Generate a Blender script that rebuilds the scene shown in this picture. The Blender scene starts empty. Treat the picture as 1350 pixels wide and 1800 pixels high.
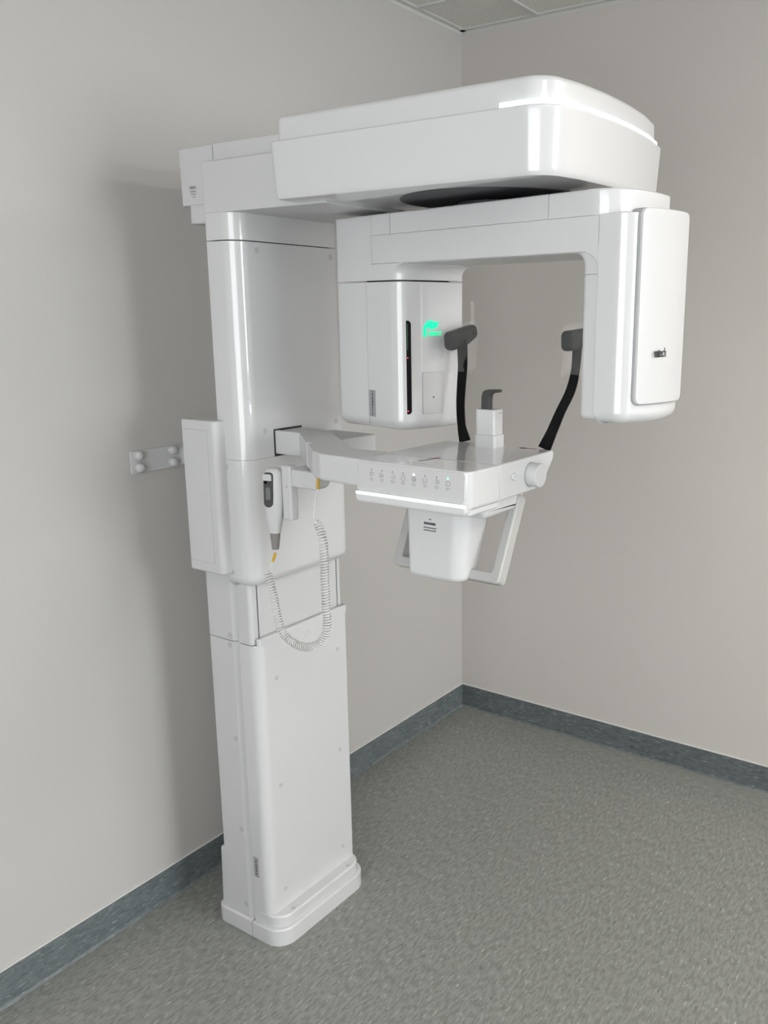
import bpy, bmesh, math, random
from mathutils import Vector, Matrix
random.seed(4)
S = bpy.context.scene
COL = S.collection

# ------------------------------------------------------------------ camera
cam_d = bpy.data.cameras.new('camera')
cam = bpy.data.objects.new('camera', cam_d); COL.objects.link(cam)
YAW, PITCH = -0.58326485, 0.22330008
fwd = Vector((math.sin(YAW)*math.cos(PITCH), math.cos(YAW)*math.cos(PITCH), -math.sin(PITCH)))
cam.location = (2.0025, -3.02935, 1.7067)
cam.rotation_euler = fwd.to_track_quat('-Z', 'Y').to_euler()
cam_d.sensor_fit = 'VERTICAL'; cam_d.sensor_height = 36; cam_d.sensor_width = 27
cam_d.lens = 1541.4264/1800*36
cam_d.shift_x = (675-813.18)/1800
cam_d.clip_start = 0.05
S.camera = cam

# ------------------------------------------------------------------ world, exposure
S.view_settings.view_transform = 'Standard'; S.view_settings.look = 'None'
S.view_settings.gamma = 1; S.view_settings.use_curve_mapping = False
S.view_settings.exposure = 0.05
w = bpy.data.worlds.new('world'); S.world = w; w.use_nodes = True
w.node_tree.nodes['Background'].inputs[0].default_value = (0.9, 0.95, 1, 1)
w.node_tree.nodes['Background'].inputs[1].default_value = 0.2
POWER = dict(lamp=19, window_1=19.5, window_2=5.6)

# ------------------------------------------------------------------ materials
def mat(name, col, rough=0.5, metal=0, emit=None, es=1, coat=0, alpha=1, spec=0.5, trans=0):
    m = bpy.data.materials.new(name); m.use_nodes = True
    b = m.node_tree.nodes['Principled BSDF']
    b.inputs['Base Color'].default_value = (*col, 1)
    b.inputs['Roughness'].default_value = rough
    b.inputs['Metallic'].default_value = metal
    b.inputs['Specular IOR Level'].default_value = spec
    b.inputs['Coat Weight'].default_value = coat
    b.inputs['Alpha'].default_value = alpha
    b.inputs['Transmission Weight'].default_value = trans
    if emit:
        b.inputs['Emission Color'].default_value = (*emit, 1); b.inputs['Emission Strength'].default_value = es
    return m
def N(m, t, **k):
    n = m.node_tree.nodes.new(t)
    for a, v in k.items():
        if a.startswith('i_'): n.inputs[int(a[2:])].default_value = v
        else: setattr(n, a, v)
    return n
def lk(m, a, b): m.node_tree.links.new(a, b)
def add_fine(m, scale, lo, hi, bump=0.0, stretch=(1,1,1)):
    """fine procedural variation of the surface colour (and bump)"""
    b = m.node_tree.nodes['Principled BSDF']; c = list(b.inputs['Base Color'].default_value)
    geo = N(m, 'ShaderNodeNewGeometry'); mp = N(m, 'ShaderNodeVectorMath', operation='MULTIPLY'); mp.inputs[1].default_value = stretch
    lk(m, geo.outputs['Position'], mp.inputs[0])
    nz = N(m, 'ShaderNodeTexNoise'); nz.inputs['Scale'].default_value = scale; nz.inputs['Detail'].default_value = 4
    lk(m, mp.outputs[0], nz.inputs['Vector'])
    r = N(m, 'ShaderNodeValToRGB'); r.color_ramp.elements[0].position = .3; r.color_ramp.elements[1].position = .7
    r.color_ramp.elements[0].color = (*[x*lo for x in c[:3]], 1); r.color_ramp.elements[1].color = (*[min(1, x*hi) for x in c[:3]], 1)
    lk(m, nz.outputs[0], r.inputs[0]); lk(m, r.outputs[0], b.inputs['Base Color'])
    if bump:
        bp = N(m, 'ShaderNodeBump'); bp.inputs['Strength'].default_value = bump; bp.inputs['Distance'].default_value = .001
        lk(m, nz.outputs[0], bp.inputs['Height']); lk(m, bp.outputs[0], b.inputs['Normal'])
    return m
WHITE = add_fine(mat('white_plastic', (.58, .583, .59), .30, coat=.85), 40, .99, 1.0)
WHITE.node_tree.nodes['Principled BSDF'].inputs['Coat Roughness'].default_value = .045
WHITE_S = add_fine(mat('white_satin_plastic', (.545, .547, .551), .42), 40, .99, 1.0)
PANELG = mat('pale_grey_panel', (.515, .515, .515), .4)
HANDLE = mat('light_grey_plastic', (.41, .41, .40), .4)
SCREW = mat('grey_screw_cap', (.44, .44, .445), .5)
GAP = mat('dark_gap', (.03, .03, .035), .6)
SEAM = mat('seam_grey', (.33, .33, .34), .6)
BLACK = mat('black_gloss', (.002, .002, .003), .25, spec=.08)
RUBBER = mat('black_rubber', (.003, .003, .0035), .5, spec=.06)
PAD = mat('dark_grey_rubber', (.016, .017, .018), .5, spec=.1)
GREYD = mat('charcoal_plastic', (.055, .055, .057), .45, spec=.3)
GREYT = mat('grey_rubber', (.22, .21, .20), .5)
INK = mat('grey_ink', (.055, .055, .06), .6)
INKL = mat('pale_grey_ink', (.30, .30, .31), .6)
STICK = mat('silver_sticker', (.30, .30, .31), .4)
AMBER = mat('amber_plastic', (.62, .36, .01), .35)
RED = mat('red_ink', (.35, .06, .04), .5)
GREEN = mat('green_light', (0, .4, .2), .5, emit=(0.0, 1.0, .42), es=.95)
GREEND = mat('dim_green_light', (0, .03, .015), .5, emit=(0.0, .25, .09), es=.12)
REDL = mat('red_light', (.3, 0, 0), .5, emit=(1.0, .05, .07), es=1.2)
LEDW = mat('white_light', (.8, .8, .8), .4, emit=(.88, .97, 1), es=1.6)
LEDB = mat('white_led_strip', (.8, .8, .8), .4, emit=(.88, .96, 1), es=.75)
MINT = mat('mint_light', (.2, .6, .45), .5, emit=(.35, 1.0, .72), es=1.0)
FILM = mat('clear_film', (1, 1, 1), .15, alpha=.05, spec=.4)
CORD = mat('white_cord', (.66, .66, .65), .4)

PAINT_BACK = add_fine(mat('warm_lightened_wall_paint', (.565, .535, .510), .62, spec=.25), 220, .985, 1.015, .05)  # warmer back wall tint, lightened in colour to make up for weak light
PAINT = add_fine(mat('wall_paint', (.49, .477, .463), .62, spec=.25), 220, .985, 1.015, .05)
def chips(name, base, dark, light, along, rough=.35):
    """sheet vinyl with fine directional chips; along = axis of the grain"""
    m = mat(name, base, rough); b = m.node_tree.nodes['Principled BSDF']
    geo = N(m, 'ShaderNodeNewGeometry')
    def field(sc, det=5, thr=None):
        v = N(m, 'ShaderNodeVectorMath', operation='MULTIPLY'); v.inputs[1].default_value = sc
        lk(m, geo.outputs['Position'], v.inputs[0])
        return v.outputs[0]
    def noise(vec, scale, det=4):
        n = N(m, 'ShaderNodeTexNoise'); n.inputs['Scale'].default_value = scale; n.inputs['Detail'].default_value = det
        lk(m, vec, n.inputs['Vector']); return n.outputs[0]
    st = {'y': (1, .30, 1), 'x': (.3, 1, 1)}[along]
    stw = {'y': (1, .22, 1), 'x': (.22, 1, 1)}[along]
    def ramp(fac, p0, p1, c0, c1):
        r = N(m, 'ShaderNodeValToRGB'); e = r.color_ramp.elements
        e[0].position = p0; e[1].position = p1; e[0].color = (*c0, 1); e[1].color = (*c1, 1); lk(m, fac, r.inputs[0]); return r.outputs[0]
    def mix(f, a, bb):
        x = N(m, 'ShaderNodeMix', data_type='RGBA'); lk(m, f, x.inputs[0])
        for i, s in ((6, a), (7, bb)):
            if isinstance(s, tuple): x.inputs[i].default_value = (*s, 1)
            else: lk(m, s, x.inputs[i])
        return x.outputs[2]
    grain = ramp(noise(field(st), 120, 5), .40, .60, dark, base)
    lightf = ramp(noise(field(stw), 170, 2), .58, .72, (0, 0, 0), (.75, .75, .75))
    c = mix(lightf, grain, light)
    spk = ramp(noise(field(stw), 150, 1), .74, .79, (0, 0, 0), (.55, .55, .55))
    c = mix(spk, c, tuple(min(1, x*1.8) for x in light))
    drk = ramp(noise(field(st), 130, 2), .28, .36, (.8, .8, .8), (0, 0, 0))
    c = mix(drk, c, tuple(x*.6 for x in dark))
    lk(m, c, b.inputs['Base Color'])
    bp = N(m, 'ShaderNodeBump'); bp.inputs['Strength'].default_value = .12; bp.inputs['Distance'].default_value = .001
    lk(m, grain, bp.inputs['Height']); lk(m, bp.outputs[0], b.inputs['Normal'])
    return m
FLOOR = chips('floor_vinyl', (.255, .261, .243), (.188, .193, .178), (.40, .41, .39), 'y')
FLOORX = chips('floor_border_vinyl', (.262, .268, .246), (.21, .216, .198), (.38, .39, .365), 'x')
BASEY = chips('baseboard_vinyl_side_lit', (.142, .164, .170), (.103, .122, .128), (.26, .29, .30), 'y', .4)  # same vinyl as the back, lightened in colour for light reflected onto this side
BASEX = chips('baseboard_vinyl_back', (.128, .146, .152), (.092, .106, .112), (.24, .26, .27), 'x', .4)
CAPTRIM = mat('white_trim', (.62, .61, .59), .4)
TEE = mat('ceiling_tee_metal', (.55, .55, .53), .5)
def tile_mat():
    m = mat('ceiling_tile', (.62, .61, .57), .9); b = m.node_tree.nodes['Principled BSDF']
    geo = N(m, 'ShaderNodeNewGeometry')
    v = N(m, 'ShaderNodeTexVoronoi', feature='F1'); v.inputs['Scale'].default_value = 60; lk(m, geo.outputs['Position'], v.inputs['Vector'])
    n = N(m, 'ShaderNodeTexNoise'); n.inputs['Scale'].default_value = 35; lk(m, geo.outputs['Position'], n.inputs['Vector'])
    mu = N(m, 'ShaderNodeMath', operation='MULTIPLY'); lk(m, v.outputs['Distance'], mu.inputs[0])
    ad = N(m, 'ShaderNodeMath', operation='SUBTRACT'); ad.inputs[0].default_value = 1.5; lk(m, n.outputs[0], ad.inputs[1]); lk(m, ad.outputs[0], mu.inputs[1])
    r = N(m, 'ShaderNodeValToRGB'); e = r.color_ramp.elements
    e[0].position = .10; e[1].position = .2; e[0].color = (.36, .34, .31, 1); e[1].color = (.62, .61, .57, 1)
    lk(m, mu.outputs[0], r.inputs[0]); lk(m, r.outputs[0], b.inputs['Base Color']); return m
TILE = tile_mat()

# ------------------------------------------------------------------ mesh helpers
def V(*a): return Vector(a)
def outline(pts, seg=7):
    """pts: (a, b, r) -> rounded polygon"""
    out = []; n = len(pts)
    for i in range(n):
        p = Vector(pts[i][:2]); r = pts[i][2] if len(pts[i]) > 2 else 0
        a = Vector(pts[i-1][:2])-p; b = Vector(pts[(i+1) % n][:2])-p
        if r <= 0: out.append(p); continue
        la, lb = a.length, b.length; a.normalize(); b.normalize()
        ang = a.angle(b)
        if ang > math.pi-.05: out.append(p); continue
        t = r/math.tan(ang/2); tm = .49*min(la, lb)
        if t > tm: t = tm; r = t*math.tan(ang/2)
        c = p+(a+b).normalized()*(r/math.sin(ang/2))
        s = p+a*t; e = p+b*t
        a0 = math.atan2(s.y-c.y, s.x-c.x); a1 = math.atan2(e.y-c.y, e.x-c.x)
        d = a1-a0
        while d > math.pi: d -= 2*math.pi
        while d < -math.pi: d += 2*math.pi
        for k in range(seg+1):
            th = a0+d*k/seg; out.append(c+Vector((math.cos(th), math.sin(th)))*r)
    return out
def area(o): return sum(o[i-1].x*o[i].y-o[i].x*o[i-1].y for i in range(len(o)))/2
def inset(o, d):
    if area(o) < 0: o = o[::-1]
    n = len(o); out = []
    for i in range(n):
        e1 = (o[i]-o[i-1]); e2 = (o[(i+1) % n]-o[i])
        n1 = Vector((-e1.y, e1.x)).normalized(); n2 = Vector((-e2.y, e2.x)).normalized()
        m = n1+n2; m = m.normalized() if m.length > 1e-6 else n1
        k = max(.4, m.dot(n1)); out.append(o[i]+m*(d/k))
    return out
AX = {'z': lambda a, b, h: (a, b, h), 'x': lambda a, b, h: (h, a, b), 'y': lambda a, b, h: (a, h, b)}
def rings(h0, h1, r0=0, r1=0, seg=4, e0=0, e1=0):
    R = []
    if r0 > 0: R += [(h0+r0*(1-math.cos(k/seg*math.pi/2)), e0+r0*(1-math.sin(k/seg*math.pi/2))) for k in range(seg+1)]
    else: R.append((h0, e0))
    if r1 > 0: R += [(h1-r1*(1-math.cos(k/seg*math.pi/2)), e1+r1*(1-math.sin(k/seg*math.pi/2))) for k in range(seg, -1, -1)]
    else: R.append((h1, e1))
    return R
def loft(bm, pts, rg, ax='z', fn=None, seg=7):
    o = outline(pts, seg)
    if area(o) < 0: o = o[::-1]
    f = fn or AX[ax]; prev = None; first = None; fs = []
    for h, d in rg:
        oo = inset(o, d) if d else o
        vs = [bm.verts.new(f(p.x, p.y, h)) for p in oo]
        if prev:
            for i in range(len(vs)):
                fs.append(bm.faces.new((prev[i-1], prev[i], vs[i], vs[i-1])))
        else: first = vs
        prev = vs
    fs.append(bm.faces.new(first[::-1])); fs.append(bm.faces.new(prev))
    bmesh.ops.recalc_face_normals(bm, faces=fs)
    return bm
def prism(pts, h0, h1, r0=0, r1=0, ax='z', fn=None, seg=7, bm=None, e0=0, e1=0, rs=4):
    return loft(bm or bmesh.new(), pts, rings(h0, h1, r0, r1, rs, e0, e1), ax, fn, seg)
def rect(a0, a1, b0, b1, r=0):
    return [(a0, b0, r), (a1, b0, r), (a1, b1, r), (a0, b1, r)]
def box(x0, x1, y0, y1, z0, z1, r=0.002, bm=None, fn=None):
    return prism(rect(x0, x1, y0, y1, r), z0, z1, r, r, bm=bm, fn=fn, seg=3, rs=2)
def disc(c, rad, thick, ax, bm=None, seg=28, rr=.0006):
    a = {'x': (c[1], c[2], c[0]), 'y': (c[0], c[2], c[1]), 'z': c}[ax]
    pts = [(a[0]+rad*math.cos(t*2*math.pi/seg), a[1]+rad*math.sin(t*2*math.pi/seg)) for t in range(seg)]
    h0, h1 = sorted((a[2], a[2]+thick))
    return prism(pts, h0, h1, rr, rr, ax=ax, bm=bm, rs=2)
def catmull(P, n=8):
    P = [Vector(p) for p in P]; Q = [2*P[0]-P[1]]+P+[2*P[-1]-P[-2]]; out = []
    for i in range(1, len(Q)-2):
        for k in range(n):
            t = k/n; a, b, c, d = Q[i-1:i+3]
            out.append(.5*((2*b)+(c-a)*t+(2*a-5*b+4*c-d)*t*t+(3*b-a-3*c+d)*t**3))
    out.append(P[-1]); return out
def sweep(path, sec, side=None, bm=None, scales=None, cap=True):
    """sec: 2D closed section (s,t); side: reference vector for s"""
    bm = bm or bmesh.new(); prev = None; first = None; fs = []; n = len(path)
    ref = Vector(side) if side else None; lastS = None
    for i, p in enumerate(path):
        T = (path[min(i+1, n-1)]-path[max(i-1, 0)]).normalized()
        if ref is not None: s = ref-T*ref.dot(T)
        elif lastS is None:
            s = T.orthogonal()
        else: s = lastS-T*lastS.dot(T)
        s.normalize(); lastS = s; t = T.cross(s)
        sx, sy = scales[i] if scales else (1, 1)
        vs = [bm.verts.new(p+s*(a*sx)+t*(b*sy)) for a, b in sec]
        if prev:
            for k in range(len(vs)): fs.append(bm.faces.new((prev[k-1], prev[k], vs[k], vs[k-1])))
        else: first = vs
        prev = vs
    if cap: fs.append(bm.faces.new(first[::-1])); fs.append(bm.faces.new(prev))
    bmesh.ops.recalc_face_normals(bm, faces=fs)
    return bm
def circ(r, n=10): return [(r*math.cos(k*2*math.pi/n), r*math.sin(k*2*math.pi/n)) for k in range(n)]
def rsec(w, t, r): return [(p.x, p.y) for p in outline(rect(-w/2, w/2, -t/2, t/2, r), 4)]
def obj(name, bm, m, parent=None, label=None, smooth=True, sharp=32, wn=True):
    me = bpy.data.meshes.new(name)
    if isinstance(bm, bmesh.types.BMesh): bm.to_mesh(me); bm.free()
    else: me = bm
    xs = [v.co for v in me.vertices]
    lo = Vector([min(v[i] for v in xs) for i in range(3)]); hi = Vector([max(v[i] for v in xs) for i in range(3)])
    c = (lo+hi)/2
    me.transform(Matrix.Translation(-c))
    me.materials.clear(); me.materials.append(m)
    o = bpy.data.objects.new(name, me); COL.objects.link(o)
    if smooth:
        for f in me.polygons: f.use_smooth = True
        me.set_sharp_from_angle(angle=math.radians(sharp))
        if wn:
            md = o.modifiers.new('normals', 'WEIGHTED_NORMAL'); md.keep_sharp = True
    o['wc'] = tuple(c)
    base = Vector(parent['wc']) if parent else Vector((0, 0, 0))
    o.parent = parent; o.location = c-base
    if label: o['label'] = label
    return o
def thing(name, label, cat, loc, group=None):
    o = bpy.data.objects.new(name, None); COL.objects.link(o); o.location = loc
    o.empty_display_size = .1; o['wc'] = tuple(loc); o['label'] = label; o['category'] = cat
    if group: o['group'] = group
    return o
def struct(name, bm, m, **k):
    o = obj(name, bm, m, smooth=False, **k); o['kind'] = 'structure'; return o
def text_mesh(s, size, M, sx=1, ext=.0002, bold=0):
    cu = bpy.data.curves.new('t', 'FONT'); cu.body = s; cu.size = size; cu.extrude = ext; cu.offset = bold
    cu.align_x = 'CENTER'; cu.align_y = 'CENTER'
    o = bpy.data.objects.new('t', cu); COL.objects.link(o)
    dg = bpy.context.evaluated_depsgraph_get(); dg.update()
    me = bpy.data.meshes.new_from_object(o.evaluated_get(dg))
    bpy.data.objects.remove(o)
    me.transform(Matrix.Diagonal((sx, 1, 1, 1))); me.transform(M); return me

# ------------------------------------------------------------------ room
H = 2.74; RX = 7.0; RY = -4.3; T = .1
struct('floor', box(0, RX, RY, 0, -.1, 0, 0), FLOOR)
struct('trim_1', box(.0, RX, -.105, 0, 0, .0006, 0), FLOORX)          # flat border strip welded in front of the back wall
struct('wall_left', box(-T, 0, RY-T, T, -.1, H+.1, 0), PAINT)
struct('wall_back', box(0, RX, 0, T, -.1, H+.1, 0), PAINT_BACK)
struct('wall_right', box(RX, RX+T, RY-T, T, -.1, H+.1, 0), PAINT)
struct('wall_front', box(0, RX, RY-T, RY, -.1, H+.1, 0), PAINT)
def skirt(fn, L0, L1):
    prof = [(0, 0), (.010, 0, 0), (.0045, .006, .004), (.004, .1), (0, .1)]
    return prism(prof, L0, L1, fn=fn)
struct('baseboard_left', skirt(lambda a, b, h: (a, h, b), RY, -.0), BASEY)
struct('baseboard_back', skirt(lambda a, b, h: (h, -a, b), .0, RX), BASEX)
struct('trim_2', box(0, .0052, RY, 0, .1, .1045, .0008), CAPTRIM)
struct('trim_3', box(0, RX, -.0052, 0, .1, .1045, .0008), CAPTRIM)
# suspended ceiling
struct('ceiling', box(0, RX, RY, 0, H+.006, H+.1, 0), TILE)
bm = bmesh.new()
for k in range(11): box(.325+.61*k-.012, .325+.61*k+.012, RY, 0, H-.001, H+.006, 0, bm)
for k in range(7): box(0, RX, -.305-.61*k-.012, -.305-.61*k+.012, H-.0005, H+.006, 0, bm)
struct('trim_4', bm, TEE)
bm = bmesh.new()
box(0, .022, RY, 0, H, H+.006, 0, bm); box(0, RX, -.022, 0, H, H+.006, 0, bm)
box(0, .0015, RY, 0, H-.012, H, 0, bm); box(0, RX, -.0015, 0, H-.012, H, 0, bm)
struct('trim_5', bm, TEE)

def troffer(x0, y0, label, power):
    t = thing('ceiling_light', label, 'ceiling light', (x0+.305, y0+.61, H), 'recessed fluorescent ceiling lights')
    bm = bmesh.new()
    for a in ((x0, x0+.61, y0, y0+.02), (x0, x0+.61, y0+1.2, y0+1.22), (x0, x0+.02, y0+.02, y0+1.2), (x0+.59, x0+.61, y0+.02, y0+1.2)):
        box(*a, H-.004, H+.004, .001, bm)
    obj('frame', bm, TEE, t)
    m = mat('lamp_diffuser', (.8, .8, .8), .5, emit=(1, .94, .87), es=power)
    obj('diffuser', box(x0+.02, x0+.59, y0+.02, y0+1.2, H-.002, H+.003, .0005), m, t)
troffer(2.765, -1.525, 'recessed ceiling light panel near the back wall, out past the machine', POWER['lamp'])
troffer(2.765, -3.965, 'recessed ceiling light panel behind the camera position', POWER['lamp']*.45)
def window(n, fn, w0, w1, z0, z1, power):
    # window in the wall: frame and a translucent blind lit by daylight
    bm = bmesh.new()
    for a in ((w0-.05, w1+.05, z0-.05, z0), (w0-.05, w1+.05, z1, z1+.05), (w0-.05, w0, z0, z1), (w1, w1+.05, z0, z1), ((w0+w1)/2-.015, (w0+w1)/2+.015, z0, z1)):
        prism(rect(a[0], a[1], a[2], a[3], 0), 0, .03, fn=fn, bm=bm)
    wo = struct('window_%d' % n, bm, CAPTRIM)
    m = mat('daylit_blind', (.8, .8, .8), .6, emit=(.93, .97, 1.0), es=power)
    o = obj('blind', prism(rect(w0, w1, z0, z1, 0), .002, .006, fn=fn), m, wo, smooth=False)
window(1, lambda a, b, h: (RX-h, a, b), -2.45, -.85, 1.15, 2.6, POWER['window_1'])
window(2, lambda a, b, h: (a, RY+h, b), .9, 2.9, .85, 2.3, POWER['window_2'])  # unseen window added behind the camera to light the back wall and near sides

# ------------------------------------------------------------------ the machine
mc = thing('dental_xray_machine', 'white floor-standing dental panoramic x-ray machine with overhead rotating arm, against the left wall', 'x-ray machine', (.31, -1.395, 0))
YC = -1.395
# base
bp = obj('base', prism([(.188, -1.57, .03), (.332, -1.57, 0), (.332, -1.205, 0), (.188, -1.205, .03)], 0, .05, 0, .006, e1=0), WHITE, mc)
obj('rear_foot', prism(rect(.196, .30, -1.557, -1.213, .012), .045, .228, 0, .008, e1=.004), WHITE, bp)
obj('front_foot', prism([(.3345, -1.57, 0), (.447, -1.57, .062), (.447, -1.197, .062), (.3345, -1.197, 0)], 0, .05, 0, .006), WHITE, bp)
obj('front_step', prism([(.3345, -1.558, 0), (.437, -1.558, .052), (.437, -1.207, .052), (.3345, -1.207, 0)], .049, .083, 0, .006), WHITE, bp)
for y in (-1.497, -1.265): obj('screw_cap', disc((.425, y, .0825), .0065, .0012, 'z'), SCREW, bp)
# fixed column, side panels
lc = obj('lower_column', prism([(.225, -1.560, .004), (.316, -1.560, .002), (.3332, -1.546, .003), (.3332, -1.210, .014), (.225, -1.210, .004)], .05, .8705, .001, .001), WHITE_S, mc)
obj('middle_column', prism([(.225, -1.560, .004), (.316, -1.560, .002), (.3332, -1.546, .003), (.3332, -1.210, .014), (.225, -1.210, .004)], .8722, 1.42, .001, .001), WHITE_S, mc)
core = obj('inner_column', prism([(.24, -1.541, 0), (.372, -1.541, .02), (.372, -1.218, .01), (.24, -1.218, 0)], .06, 1.06), GAP, mc, 'dark metal core seen in the gaps')
for z in (.859, .591, .319, .085): obj('screw_cap', disc((.303, -1.5598, z), .0075, -.0010, 'y'), SCREW, lc)
obj('screw_cap', disc((.305, -1.5598, .887), .0075, -.0010, 'y'), SCREW, mc)
# front cover of the lower column
fc_out = [(.3365, -1.560, .002), (.403, -1.560, .030), (.403, -1.210, .012), (.3365, -1.210, .002)]
fc = obj('front_cover', loft(bmesh.new(), fc_out, [(.083, -.000), (.10, -.0), (.868, 0), (.8705, .001)]), WHITE, mc)
obj('cover_lip', prism([(.389, -1.550, .004), (.403, -1.550, .010), (.403, -1.210, .006), (.389, -1.210, .002)], .868, .8895, 0, .0035), WHITE, fc)
for y, z in ((-1.496, .767), (-1.255, .768), (-1.500, .456), (-1.259, .456), (-1.502, .139), (-1.260, .138)):
    obj('screw_cap', disc((.4026, y, z), .0065, .0010, 'x'), SCREW, fc)
bm = bmesh.new()
for z in (.850, .858): sweep(catmull([(.4033, -1.387, z-.002), (.4038, -1.373, z+.0012), (.4033, -1.359, z-.002)], 4), circ(.0009, 6), bm=bm)
obj('embossed_mark', bm, WHITE_S, fc)
st = obj('rating_sticker', box(.345, .363, -1.5608, -1.560, .19, .252, .0003), STICK, fc, 'small silver rating sticker')
bm = bmesh.new()
for k, L in enumerate((.012, .016, .018, .010, .014)): box(.352+.0008*(k % 2), .356, -1.5611, -1.5607, .198+.0095*k, .198+.0095*k+.006*L/.014, .0001, bm)
obj('printed_lines', bm, INK, st)
# telescoping inner panels
ip = obj('inner_front_panel', box(.36, .386, -1.530, -1.232, .868, 1.06, .002), WHITE_S, mc)
obj('inner_rail', prism([(.3365, -1.5585, .002), (.385, -1.5585, .014), (.385, -1.5345, .002), (.3365, -1.5345, .002)], .872, 1.06, .001), WHITE_S, mc)
obj('inner_rail', prism([(.3365, -1.2275, .002), (.385, -1.2275, .002), (.385, -1.2115, .010), (.3365, -1.2115, .002)], .872, 1.06, .001), WHITE_S, mc)
# moving carriage housing
def hs(y0=-1.577, y1=-1.203, x1=.420): return [(.326, y0, .004), (x1, y0, .042), (x1, y1, .034), (.326, y1, .004)]
h1 = obj('carriage_housing', prism(hs(), 1.033, 1.3572, .026, .0), WHITE, mc)
h2 = obj('upper_housing', prism(hs(), 1.3578, 1.8685, .0, .001), WHITE, mc)
obj('housing_core', prism([(.34, -1.565, 0), (.412, -1.565, .045), (.412, -1.225, .04), (.34, -1.225, 0)], 1.10, 1.93), GAP, h2, 'dark core seen in the seam')
obj('neck_cover', prism(hs(), 1.8705, 1.9312, .001, 0), WHITE, mc)
for y, z in ((-1.508, 1.85), (-1.251, 1.847), (-1.51, 1.424), (-1.249, 1.423)): obj('screw_cap', disc((.4198, y, z), .0068, .0010, 'x'), SCREW, h2)
for z in (1.338, 1.070): obj('screw_cap', disc((.350, -1.5768, z), .0070, -.0010, 'y'), SCREW, h1)
# overhead arm
oa = obj('overhead_arm', prism([(.326, -1.577, .003), (.70, -1.577, .003), (.70, -1.203, .003), (.326, -1.203, .003)], 1.931, 2.044, .002, .003), WHITE_S, mc)
obj('arm_top_cover', prism(rect(.3485, .70, -1.5615, -1.2175, .003), 2.042, 2.084, 0, .004), WHITE_S, oa)
rc = obj('rear_cap', prism([(.226, -1.5595, .008), (.3475, -1.5595, .001), (.3475, -1.2175, .001), (.226, -1.2175, .008)], 1.955, 2.083, .002, .004, e0=.002), WHITE_S, mc)
obj('cable_duct', prism([(.240, -1.545, .012), (.258, -1.556, .004), (.335, -1.556, .002), (.335, -1.25, .002), (.240, -1.25, .012)], 1.912, 1.957, .006, 0), WHITE_S, rc)
bm = bmesh.new()
for z, a, b, hgt in ((1.994, .262, .282, .0055), (1.985, .262, .284, .002), (1.979, .264, .281, .002), (1.973, .270, .280, .0018)):
    x = a
    while x < b-.001:
        wd = random.uniform(.0022, .0042); box(x, min(x+wd, b), -1.5602, -1.5594, z-hgt/2, z+hgt/2, .0001, bm); x += wd+.0008
obj('printed_lines', bm, INKL, rc)
# overhead box (tray + lid), front edge gently bowed
def bowl(d=0, near=-1.652, far=-1.132):
    return [(.612+d, near+d, .022), (1.262-d, near+d, .062), (1.2835-d, -1.55, 0), (1.2910-d, -1.455, 0), (1.2905-d, -1.36, 0), (1.2820-d, -1.255, 0),
            (1.262-d, far-d, .03), (.612+d, far-d, .022)]
tb = obj('overhead_box', loft(bmesh.new(), bowl(), [(1.936, .0115), (1.938, .0095), (1.943, .0078), (1.950, .0062), (2.042, .0005), (2.0455, .0008), (2.0475, .003)], seg=10), WHITE, mc)
ld_ = [(2.046, 0), (2.086, .001)]+[(2.086+.011*math.sin(k*math.pi/12), .001+.011*(1-math.cos(k*math.pi/12))) for k in range(1, 7)]
lid = obj('lid', loft(bmesh.new(), bowl(.0115), ld_, seg=10), WHITE, tb)
# led strip on the ledge, round the near front corner and along the front
o = outline(bowl(.0095), 12)
if area(o) < 0: o = o[::-1]
st_i = [i for i, p in enumerate(o) if p.x > 1.245 or (p.x > 1.185 and p.y < -1.55)]
path = [Vector((1.165, -1.6425, 2.0515))]+[Vector((o[i].x, o[i].y, 2.0515)) for i in st_i]
path = sorted(path, key=lambda p: p.y*1.0+(p.x if p.y < -1.62 else 2)*.05) if False else path
obj('led_strip', sweep(path, rsec(.010, .0075, .0015), side=(0, 0, 1)), LEDW, tb, 'glowing white light strip')
# dark recess plate under the box
obj('recess_plate', disc((.998, -1.39, 1.9348), .195, .003, 'z', seg=64), GAP, tb, 'glossy black round bearing plate')
obj('bearing', disc((.998, -1.39, 1.918), .075, .01, 'z', seg=48), GAP, mc)

# rotating C-shaped arm ------------------------------------------------
A = Vector((.98224, -.18764)); Nn = Vector((.18764, .98224)); C0 = Vector((.998, -1.39))
def L3(u, v, z):
    p = C0+A*u+Nn*v; return (p.x, p.y, z)
def uv(a, b, h): return L3(a, b, h)                 # outline in (u,v), extruded in z
def uz(a, b, h): return L3(a, h, b)                 # outline in (u,z), extruded in v
NV, FV = -.098, .098
endR = lambda d=0: [(.372-d, NV+d, .030), (.404-d, -.060, 0), (.414-d, -.02, 0), (.415-d, .02, 0), (.407-d, .06, 0), (.392-d, FV-d, .028)]
beam = obj('rotating_beam', prism([(-.280, NV, .002), (.3395, NV, 0), (.3395, FV, 0), (-.280, FV, .002)], 1.8125, 1.8745, .004, .001, fn=uv, seg=9), WHITE, mc)
capo = [(-.2800, NV+.001, .0), (.352, NV+.001, .05), (.380, -.04, 0), (.383, 0, 0), (.380, .04, 0), (.368, FV, .03), (-.2800, FV, .0)]
cap = obj('top_cover', prism(capo, 1.8748, 1.9195, .0005, .004, fn=uv, seg=9), WHITE, beam)
for u in (-.217, .225): obj('cover_seam', box(u-.0006, u+.0006, NV+.0004, NV+.003, 1.876, 1.9185, 0, fn=uv), SEAM, beam)
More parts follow.
